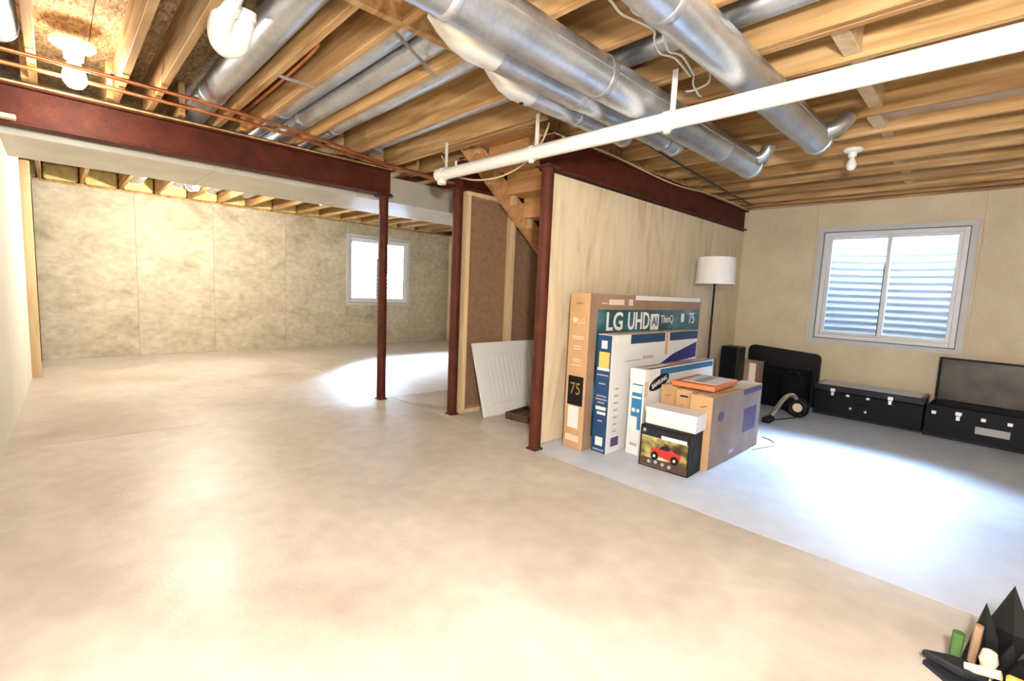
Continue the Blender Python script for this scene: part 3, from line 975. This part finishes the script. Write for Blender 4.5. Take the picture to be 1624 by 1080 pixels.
plate(t, 'white_band', 'side', -d + 1.1, d - 0.03, 0.86, 0.89, p - 0.001, M_INK_W)
plate(t, 'print_line', 'side', -d + 0.14, -d + 0.22, 1.13, 1.138, s, M_INK_C)
plate(t, 'print_mark', 'side', -d + 0.24, -d + 0.45, 1.122, 1.165, s, M_INK_C)
plate(t, 'print_mark', 'side', -d + 0.52, -d + 0.58, 1.12, 1.17, s, M_INK_C)
plate(t, 'tape_strip', 'side', -d + 0.62, d - 0.02, 1.165, 1.203, s, M_INK_W, label='glossy white tape along the top edge')
fy = -d
poly_plate(t, 'logo', 'front', ellipse(-0.035, 1.0, 0.022, 0.022), fy, M_INK_C)
text_on(t, 'LG', 0.055, 'front', (0.025, fy - 0.002, 0.99), M_INK_C)
for zz, ww in ((0.875, 0.055), (0.86, 0.05), (0.80, 0.035), (0.78, 0.03), (0.70, 0.04), (0.685, 0.03), (0.655, 0.045)):
    plate(t, 'print_line', 'front', -ww, ww, zz - 0.004, zz + 0.004, fy, M_INK_C)
plate(t, 'size_square', 'front', -0.068, 0.075, 0.345, 0.57, fy, M_INK_B, label='black size panel')
text_on(t, '75', 0.13, 'front', (0.004, fy - 0.004, 0.47), M_INK_GOLD, 0.8)
plate(t, 'sticker', 'front', -0.055, 0.045, 0.165, 0.335, fy, M_INK_W, label='white sticker')
plate(t, 'print_line', 'front', -0.07, 0.06, 0.06, 0.11, fy, M_INK_C)
plate(t, 'handle_slot', 'front', -0.03, 0.03, 1.12, 1.135, fy, M_CARDD)

# --- navy and white carton
t, w, d, h = carton('monitor_carton', -2.085, -1.955, 2.93, 4.33, 0.905, 'large white carton with a navy narrow end beside the brown television carton', M_WHITECARD, rz=0.0, topm=M_CARD)
fy = -d
plate(t, 'end_print', 'front', -w + 0.002, w - 0.003, 0.004, h - 0.004, fy, M_INK_NAVY, label='navy printed end')
f2 = fy - 0.003
plate(t, 'white_mark', 'front', -0.025, 0.025, 0.80, 0.86, f2, M_INK_W)
plate(t, 'yellow_mark', 'front', -0.04, 0.05, 0.655, 0.775, f2, M_INK_YEL, label='yellow and white sticker')
plate(t, 'white_mark', 'front', -0.05, 0.055, 0.635, 0.655, f2, M_INK_W)
for zz, ww in ((0.60, 0.05), (0.535, 0.03), (0.44, 0.045), (0.415, 0.05), (0.39, 0.03), (0.25, 0.02)):
    plate(t, 'print_line', 'front', -ww, ww, zz - 0.005, zz + 0.005, f2, M_INK_GREY)
plate(t, 'print_line', 'front', -0.045, 0.045, 0.335, 0.36, f2, M_INK_W)
plate(t, 'print_line', 'front', -0.03, 0.045, 0.30, 0.32, f2, M_INK_W)
plate(t, 'white_mark', 'front', -0.03, 0.035, 0.06, 0.125, f2, M_INK_W)
plate(t, 'print_line', 'front', -0.05, 0.05, 0.022, 0.032, f2, M_INK_GREY)
s = w
plate(t, 'blue_band', 'side', -d + 0.25, -d + 0.78, h - 0.075, h - 0.002, s, M_INK_NAVY)
plate(t, 'blue_band', 'side', -d + 0.86, d - 0.01, h - 0.075, h - 0.002, s, M_INK_NAVY)
plate(t, 'tape_strip', 'side', -d + 0.795, -d + 0.83, h - 0.19, h, s, M_CARD)
plate(t, 'white_band', 'side', -d + 0.06, -d + 0.24, h - 0.06, h - 0.01, s, M_INK_W)
poly_plate(t, 'blue_swoosh', 'side', [(-d + 0.66, 0.62), (d - 0.02, 0.66), (d - 0.02, 0.80), (-d + 0.95, 0.715)], s, M_INK_ROYAL, label='dark blue slanted swoosh')
plate(t, 'print_line', 'side', -d + 0.18, -d + 0.42, 0.695, 0.703, s, M_INK_GREY)
plate(t, 'print_line', 'side', -d + 0.44, -d + 0.60, 0.70, 0.725, s, M_INK_GREY)
for k in range(7):
    plate(t, 'print_line', 'side', -d + 0.07, -d + 0.12, 0.16 + k * 0.055, 0.175 + k * 0.055, s, M_INK_GREY)
plate(t, 'small_square', 'side', -d + 0.06, -d + 0.16, 0.05, 0.12, s, M_INK_PURPLE)

# --- white carton with the black oval logo
t, w, d, h = carton('television_carton', -1.90, -1.775, 3.115, 4.30, 0.655, 'white carton with a black oval logo on its long side', M_WHITECARD, rz=0.0, topm=M_CARDD)
fy = -d
plate(t, 'end_print', 'front', -0.035, 0.05, 0.20, 0.545, fy, M_INK_BLUE, label='blue printed panel')
f2 = fy - 0.003
plate(t, 'white_mark', 'front', -0.032, 0.047, 0.48, 0.535, f2, M_INK_W)
plate(t, 'print_line', 'front', -0.03, 0.045, 0.435, 0.45, f2, M_INK_W)
poly_plate(t, 'dot', 'front', ellipse(-0.012, 0.345, 0.014, 0.016), f2, M_INK_W)
poly_plate(t, 'dot', 'front', ellipse(0.025, 0.345, 0.012, 0.014), f2, M_INK_W)
plate(t, 'white_mark', 'front', -0.036, 0.022, 0.19, 0.295, f2, M_INK_W)
plate(t, 'print_line', 'front', -0.03, 0.03, 0.07, 0.09, fy, M_INK_GREY)
part('corner_cap', box(-w - 0.003, w + 0.003, -d - 0.003, -d + 0.06, h - 0.085, h + 0.004, 0.004, 1), M_WHITE, t, label='white foam corner cap')
s = w
plate(t, 'tape_patch', 'side', -d + 0.0, -d + 0.05, h - 0.2, h - 0.09, s, M_TAPE)
plate(t, 'blue_band', 'side', -d + 0.22, d - 0.02, h - 0.055, h - 0.008, s, M_INK_BLUE)
poly_plate(t, 'logo_oval', 'side', ellipse(-d + 0.215, 0.548, 0.15, 0.05, 0.25, 32), s, M_INK_B, label='black oval logo')
text_on(t, 'SAMSUNG', 0.05, 'side', (s + 0.004, -d + 0.215, 0.548), M_INK_W, 1.0, rot=0.25, bold=0.001)
plate(t, 'red_line', 'side', -d + 0.72, d - 0.06, 0.44, 0.452, s, M_INK_RED)

# --- black box with the off-road car, white box on it
t, w, d, h = carton('toy_car_box', -1.705, -1.345, 2.985, 3.20, 0.296, 'black box printed with a red off-road toy car', M_INK_B, rz=0.05, tape=False)
fy = -d
plate(t, 'picture', 'front', -w + 0.012, w - 0.012, 0.012, 0.225, fy, M_RCPIC, label='muddy landscape picture')
plate(t, 'dark_band', 'front', -w + 0.012, w - 0.012, 0.228, 0.285, fy, M_DARKGREY)
plate(t, 'title_strip', 'front', -0.02, w - 0.02, 0.222, 0.247, fy - 0.002, M_INK_W, label='white title strip')
plate(t, 'dark_band', 'front', -w + 0.014, w - 0.014, 0.014, 0.07, fy - 0.001, M_DARKWOOD)
f2 = fy - 0.003
poly_plate(t, 'car_body', 'front', [(-0.09, 0.125), (-0.055, 0.10), (0.05, 0.085), (0.12, 0.10), (0.125, 0.135), (0.07, 0.155), (0.045, 0.172), (-0.01, 0.168), (-0.035, 0.15), (-0.085, 0.145)], f2, M_INK_RED, label='red toy car')
poly_plate(t, 'car_canopy', 'front', [(-0.03, 0.150), (0.04, 0.150), (0.055, 0.172), (0.02, 0.188), (-0.01, 0.172)], f2 - 0.003, M_DARKGREY)
for cx in (-0.06, 0.085):
    poly_plate(t, 'car_wheel', 'front', ellipse(cx, 0.095, 0.028, 0.03, 0, 16), f2 - 0.004, M_INK_B)
    poly_plate(t, 'wheel_hub', 'front', ellipse(cx, 0.095, 0.009, 0.01, 0, 12), f2 - 0.007, M_INK_W)
for cx, cz in ((-0.10, 0.045), (-0.05, 0.05), (0.0, 0.045), (0.05, 0.04)):
    poly_plate(t, 'badge', 'front', ellipse(cx, cz, 0.012, 0.013, 0, 12), fy - 0.003, M_INK_GREY)
poly_plate(t, 'badge', 'front', ellipse(-w + 0.032, 0.262, 0.012, 0.013, 0, 12), fy - 0.002, M_INK_GREY)
poly_plate(t, 'side_shape', 'side', ellipse(0.0, 0.15, 0.05, 0.06, 0, 16), w, M_DARKGREY)

t, w, d, h = carton('white_box', -1.70, -1.335, 3.03, 3.21, 0.118, 'plain white box lying on the black toy car box', M_WHITECARD, rz=0.05, z=0.2975, tape=False)
part('lid_edge', boxes([(-w - 0.002, w + 0.002, -d - 0.002, d + 0.002, h - 0.035, h + 0.002)]), M_WHITE, t)

# --- brown moving box and the slim cartons next to it
t, w, d, h = carton('moving_box', -1.475, -1.315, 3.235, 4.20, 0.525, 'brown cardboard box with purple lettering at the front of the box stack', M_CARD, rz=0.0)
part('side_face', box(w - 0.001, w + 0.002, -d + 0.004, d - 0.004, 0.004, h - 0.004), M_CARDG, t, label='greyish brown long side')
for k in range(7):
    plate(t, 'purple_letter', 'front', -0.072, -0.045, 0.04 + k * 0.05, 0.075 + k * 0.05, -d, M_INK_PURPLE)
s = w + 0.002
plate(t, 'purple_mark', 'side', d - 0.36, d - 0.10, 0.17, 0.36, s, M_INK_PURPLE, label='purple printed square')
poly_plate(t, 'purple_mark', 'side', ellipse(-d + 0.16, 0.37, 0.05, 0.035, 0, 16), s, M_INK_PURPLE)
plate(t, 'purple_band', 'side', d - 0.40, d - 0.02, h - 0.05, h - 0.012, s, M_INK_PURPLE)
plate(t, 'white_mark', 'side', -d + 0.36, -d + 0.45, 0.05, 0.08, s, M_INK_GREY)
poly_plate(t, 'smile_mark', 'front', ellipse(0.02, 0.45, 0.03, 0.006, 0.3, 12), -d, M_CARDD)
CG2 = 'slim tan cartons beside the moving box'
t, w, d, h = carton('slim_carton', -1.755, -1.632, 3.33, 4.0, 0.535, 'slim tan carton nearest the oval logo carton', M_CARD, group=CG2)
poly_plate(t, 'smile_mark', 'front', ellipse(0.0, 0.46, 0.03, 0.006, 0.35, 12), -d, M_CARDD)
t, w, d, h = carton('slim_carton', -1.618, -1.490, 3.30, 4.0, 0.528, 'slim tan carton with a dark printed word, touching the moving box', M_CARD, group=CG2)
plate(t, 'print_line', 'front', -0.028, 0.032, 0.476, 0.488, -d, M_INK_B)
poly_plate(t, 'red_mark', 'front', ellipse(-0.01, 0.40, 0.02, 0.02, 0, 12), -d, M_INK_ORANGE)

t = thing('picture_book', (-1.52, 3.55, 0.541), 'flat orange and white boxed book lying on top of cartons', 'book', rz=0.05)
part('cover', box(-0.17, 0.15, -0.20, 0.30, 0.0, 0.036, 0.004, 1), M_INK_ORANGE, t)
part('white_panel', box(-0.12, 0.13, -0.12, 0.27, 0.0355, 0.038), M_INK_W, t)
part('grey_title', box(-0.05, 0.02, -0.10, 0.24, 0.0375, 0.0395), M_INK_GREY, t)

# ------------------------------------------------------------------ floor lamp
t = thing('floor_lamp', (-2.08, 4.90, 0), 'slim black floor lamp with a white drum shade', 'lamp')
part('base', lathe([(0, 0), (0.13, 0), (0.13, 0.012), (0.12, 0.018), (0.02, 0.024), (0.0, 0.024)], 28), M_BLACK, t)
part('pole', tube([(0, 0, 0.02), (0, 0, 1.50)], 0.011, 12), M_BLACK, t)
part('shade', lathe([(0.190, 1.355), (0.192, 1.355), (0.182, 1.625), (0.180, 1.625)], 40, cap=False), M_SHADE, t)
part('spider', boxes([(-0.182, 0.182, -0.003, 0.003, 1.60, 1.606), (-0.003, 0.003, -0.182, 0.182, 1.60, 1.606)]), M_BLACK, t)
part('socket', tube([(0, 0, 1.43), (0, 0, 1.49)], 0.02, 12), M_BLACK, t)
part('bulb', lathe([(0, 1.49), (0.014, 1.49), (0.03, 1.53), (0.03, 1.56), (0.0, 1.59)], 16), M_BULBOFF, t)

# ------------------------------------------------------------------ corner things
t = thing('tower_speaker', (-2.00, 5.33, 0), 'slim black tower speaker behind the cardboard boxes', 'speaker')
part('cabinet', box(-0.095, 0.095, -0.09, 0.12, 0.015, 0.70, 0.012, 2), M_BLACK, t)
part('grille', box(-0.085, 0.085, -0.10, -0.088, 0.05, 0.685, 0.006, 2), M_BLACKC, t)
part('foot', box(-0.10, 0.10, -0.10, 0.13, 0.0, 0.016, 0.004, 1), M_BLACK, t)

t, w, d, h = carton('small_carton', -2.24, -1.80, 5.50, 5.74, 0.53, 'small brown carton with a cream edge behind the tower speaker', M_CARDD)
plate(t, 'cream_edge', 'front', w - 0.07, w - 0.003, 0.02, h - 0.01, -d, M_INK_C)

t = thing('storage_chest', (-1.74, 6.09, 0), 'black storage chest with a raised rounded lid in the corner', 'chest')
part('body', box(-0.42, 0.30, -0.17, 0.18, 0.0, 0.42, 0.012, 2), M_BLACKC, t)
R4 = []
for cx, cz, a0 in ((0.30, 0.56, 0), (-0.36, 0.60, math.pi / 2)):
    for k in range(5):
        a = a0 + math.pi / 2 * k / 4
        R4.append((cx + 0.06 * math.cos(a), cz + 0.06 * math.sin(a) - 0.0))
lid = [(0.36, 0.0)] + R4 + [(-0.42, 0.0)]
part('lid', prism(lid, 'y', 0.185, 0.25), M_BLACK, t)
for x in (-0.25, 0.12):
    part('latch', box(x - 0.025, x + 0.025, -0.178, -0.168, 0.33, 0.38, 0.003, 1), M_BLACK, t)

t = thing('backpack', (-1.50, 5.79, 0.0), 'small black rounded bag standing before the storage chest', 'bag')
bm = bmesh.new()
bmesh.ops.create_cube(bm, size=1)
bmesh.ops.subdivide_edges(bm, edges=list(bm.edges), cuts=5, use_grid_fill=True)
for v in bm.verts:
    p = v.co * 2
    q = p.normalized() * max(abs(p.x), abs(p.y), abs(p.z))
    p = p * 0.45 + q * 0.55
    v.co = Vector((p.x * 0.13, p.y * 0.10, (p.z + 0.9) * 0.215))
zmin = min(v.co.z for v in bm.verts)
for v in bm.verts:
    v.co.z -= zmin
me = finish(bm, True)
part('body', me, M_BLACKC, t)
part('pocket', box(-0.08, 0.08, -0.115, -0.085, 0.06, 0.22, 0.01, 2), M_BLACKC, t)
part('strap', tube(smooth_path([(-0.05, 0, 0.40), (-0.03, 0, 0.45), (0.03, 0, 0.45), (0.05, 0, 0.40)], 5), 0.008, 8), M_BLACK, t)

t = thing('massage_wheel', (-1.38, 5.58, 0), 'black ring device with a curved silver arm on the floor', 'gadget', rz=0.0)
bm = bmesh.new()
n, mm = 28, 10
rv = []
for i in range(n):
    a = 2 * math.pi * i / n
    rv.append([bm.verts.new(((0.075 + 0.032 * math.cos(b)) * math.cos(a), 0.045 * math.sin(b), 0.107 + (0.075 + 0.032 * math.cos(b)) * math.sin(a))) for b in [2 * math.pi * k / mm for k in range(mm)]])
for i in range(n):
    for k in range(mm):
        bm.faces.new((rv[i][k], rv[(i + 1) % n][k], rv[(i + 1) % n][(k + 1) % mm], rv[i][(k + 1) % mm]))
part('ring', finish(bm, True), M_BLACK, t)
part('hub', tube([(0, -0.02, 0.107), (0, 0.02, 0.107)], 0.046, 16), M_INK_C, t)
part('arm', tube(smooth_path([(-0.01, -0.05, 0.21), (-0.04, -0.12, 0.25), (-0.07, -0.25, 0.22), (-0.10, -0.38, 0.12), (-0.12, -0.44, 0.06)], 5), 0.022, 12), M_CHROME, t, label='silver curved arm')
part('foot', box(-0.17, -0.09, -0.56, -0.40, 0.0, 0.055, 0.016, 2), M_BLACK, t)
part('cord', tube(smooth_path([(0.0, -0.06, 0.008), (-0.05, -0.2, 0.008), (-0.11, -0.35, 0.008)], 6), 0.006, 8), M_BLACK, t)
solo('extension_lead', tube(smooth_path([(-1.285, 4.02, 0.006), (-1.25, 4.15, 0.006), (-1.21, 4.30, 0.006), (-1.26, 4.42, 0.006), (-1.36, 4.48, 0.006)], 6), 0.006, 8), M_CABLEY,
     'thin cord curling on the floor by the moving box', 'cord')

# footlockers
TG = 'black footlockers under the window'


def latch(parent, x, y, z):
    l = part('latch', boxes([(x - 0.022, x + 0.022, y - 0.012, y, z - 0.015, z + 0.02), (x - 0.014, x + 0.014, y - 0.014, y, z - 0.06, z - 0.018)], 0.002), M_CHROME, parent)
    return l


t = thing('footlocker', (-0.88, 6.20, 0), 'closed black footlocker with nickel latches under the window', 'trunk', group=TG, rz=0.0)
part('body', box(-0.46, 0.46, -0.20, 0.20, 0.02, 0.265, 0.006, 1), M_TRUNK, t)
part('base_rail', boxes([(-0.462, 0.462, -0.204, 0.204, 0.0, 0.022)]), M_DARKGREY, t)
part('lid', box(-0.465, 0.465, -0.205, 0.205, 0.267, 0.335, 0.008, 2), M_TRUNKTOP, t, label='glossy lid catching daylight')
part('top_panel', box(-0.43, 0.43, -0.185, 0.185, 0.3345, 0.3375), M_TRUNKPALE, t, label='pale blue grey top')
for x in (-0.29, 0.20):
    latch(t, x, -0.205, 0.285)
for x in (-0.155, 0.02):
    part('hasp', box(x - 0.018, x + 0.018, -0.215, -0.2, 0.235, 0.262, 0.004, 1), M_CHROME, t)
for x, z in ((-0.12, 0.115), (0.01, 0.105)):
    part('stud', lathe([(0, 0), (0.016, 0), (0.012, 0.01), (0, 0.012)], 12), M_CHROME, t, loc=(x, -0.2, z), rot=(math.pi / 2, 0, 0))
for x in (-0.45, 0.45):
    part('corner_cap', boxes([(x - 0.018, x + 0.018, -0.208, -0.17, 0.30, 0.338)], 0.003), M_DARKGREY, t)
part('handle', tube([(-0.06, -0.21, 0.17), (0.06, -0.21, 0.17)], 0.008, 8), M_BLACK, t)

t = thing('footlocker', (0.06, 6.14, 0), 'open black footlocker with its lid propped against the wall', 'trunk', group=TG, rz=-0.06)
part('body', boxes([(-0.45, 0.45, -0.23, -0.215, 0.02, 0.30), (-0.45, 0.45, 0.185, 0.20, 0.02, 0.30), (-0.45, -0.435, -0.215, 0.185, 0.02, 0.30),
                   (0.435, 0.45, -0.215, 0.185, 0.02, 0.30), (-0.435, 0.435, -0.215, 0.185, 0.02, 0.035)]), M_TRUNK, t)
part('base_rail', boxes([(-0.452, 0.452, -0.234, 0.204, 0.0, 0.022)]), M_DARKGREY, t)
part('contents', box(-0.43, 0.43, -0.21, 0.18, 0.04, 0.25, 0.02, 2), M_BLACKC, t)
l = part('lid', boxes([(-0.45, 0.45, 0.23, 0.245, 0.30, 0.725), (-0.45, 0.45, 0.18, 0.23, 0.71, 0.725), (-0.45, -0.435, 0.18, 0.23, 0.30, 0.71), (0.435, 0.45, 0.18, 0.23, 0.30, 0.71)]), M_TRUNK, t)
part('lining', box(-0.434, 0.434, 0.222, 0.2295, 0.305, 0.708), M_TRUNKIN, l, label='brownish glossy lid lining')
latch(t, -0.22, -0.23, 0.25)
for x in (-0.39, -0.055, 0.11, 0.3):
    part('hasp', box(x - 0.018, x + 0.018, -0.242, -0.228, 0.215, 0.25, 0.004, 1), M_CHROME, t)
part('name_plate', box(-0.10, 0.12, -0.236, -0.229, 0.10, 0.165, 0.002, 1), M_INK_GREY, t, label='scuffed grey name plate')
for x in (-0.44, 0.44):
    part('corner_cap', box(x - 0.015, x + 0.015, -0.236, -0.2, 0.0, 0.05, 0.003, 1), M_BLACK, t)

# ------------------------------------------------------------------ toy playset at the lower right
t = thing('toy_playset', (0.10, 2.22, 0), 'dark spiky toy playset with green post and yellow plank on floor', 'toy')


def spike(x, y, r_, h_, lean=(0, 0)):
    bm = bmesh.new()
    base = [bm.verts.new((x + r_ * math.cos(a) * random.uniform(0.8, 1.2), y + r_ * math.sin(a) * random.uniform(0.8, 1.2), 0.012)) for a in [2 * math.pi * k / 7 for k in range(7)]]
    mid = [bm.verts.new((x + lean[0] * 0.4 + r_ * 0.62 * math.cos(a + 0.2) * random.uniform(0.75, 1.15), y + lean[1] * 0.4 + r_ * 0.62 * math.sin(a + 0.2), h_ * 0.5)) for a in [2 * math.pi * k / 7 for k in range(7)]]
    top = bm.verts.new((x + lean[0], y + lean[1], h_))
    for k in range(7):
        bm.faces.new((base[k], base[(k + 1) % 7], mid[(k + 1) % 7], mid[k]))
        bm.faces.new((mid[k], mid[(k + 1) % 7], top))
    bm.faces.new(base)
    return finish(bm)


part('base_plate', prism([(-0.16, -0.15), (-0.10, -0.20), (0.05, -0.22), (0.30, -0.18), (0.34, 0.12), (0.16, 0.16), (0.0, 0.06), (-0.12, -0.06)], 'z', 0.0, 0.014), M_DARKGREY, t)
part('peak', spike(0.05, 0.05, 0.085, 0.285, (-0.02, 0.02)), M_BLACK, t)
part('peak', spike(0.16, 0.08, 0.10, 0.25), M_BLACK, t)
part('peak', spike(-0.01, 0.02, 0.055, 0.215, (-0.02, 0)), M_BLACK, t)
part('peak', spike(0.02, -0.06, 0.05, 0.15, (0.02, 0)), M_BLACK, t)
part('peak', spike(0.06, -0.10, 0.07, 0.13), M_BLACKC, t)
part('green_post', tube([(-0.088, -0.09, 0.014), (-0.085, -0.088, 0.128)], 0.016, 8), M_GREEN, t)
part('side_wing', prism([(-0.17, -0.14), (-0.06, -0.17), (0.0, -0.13), (-0.08, -0.09)], 'z', 0.02, 0.05, 0.008), M_DARKGREY, t)
part('yellow_plank', box(0.03, 0.18, -0.165, -0.135, 0.06, 0.085, 0.006, 1), M_TOYY, t)
part('cross_bar', tube([(-0.06, -0.14, 0.05), (0.02, -0.15, 0.075)], 0.014, 8), M_INK_C, t)
part('plank_support', boxes([(0.04, 0.06, -0.16, -0.14, 0.014, 0.06), (0.15, 0.17, -0.16, -0.14, 0.014, 0.06)]), M_BLACK, t)
part('cream_figure', lathe([(0, 0.014), (0.022, 0.014), (0.018, 0.06), (0.024, 0.08), (0.018, 0.11), (0, 0.12)], 12), M_INK_C, t, loc=(-0.01, -0.10, 0))
part('cream_figure', lathe([(0, 0.014), (0.025, 0.014), (0.02, 0.07), (0.026, 0.09), (0.02, 0.125), (0, 0.135)], 12), M_INK_W, t, loc=(0.13, -0.08, 0))
part('orange_peg', tube([(-0.045, -0.03, 0.014), (-0.04, -0.03, 0.15)], 0.012, 8), M_CARDD, t)
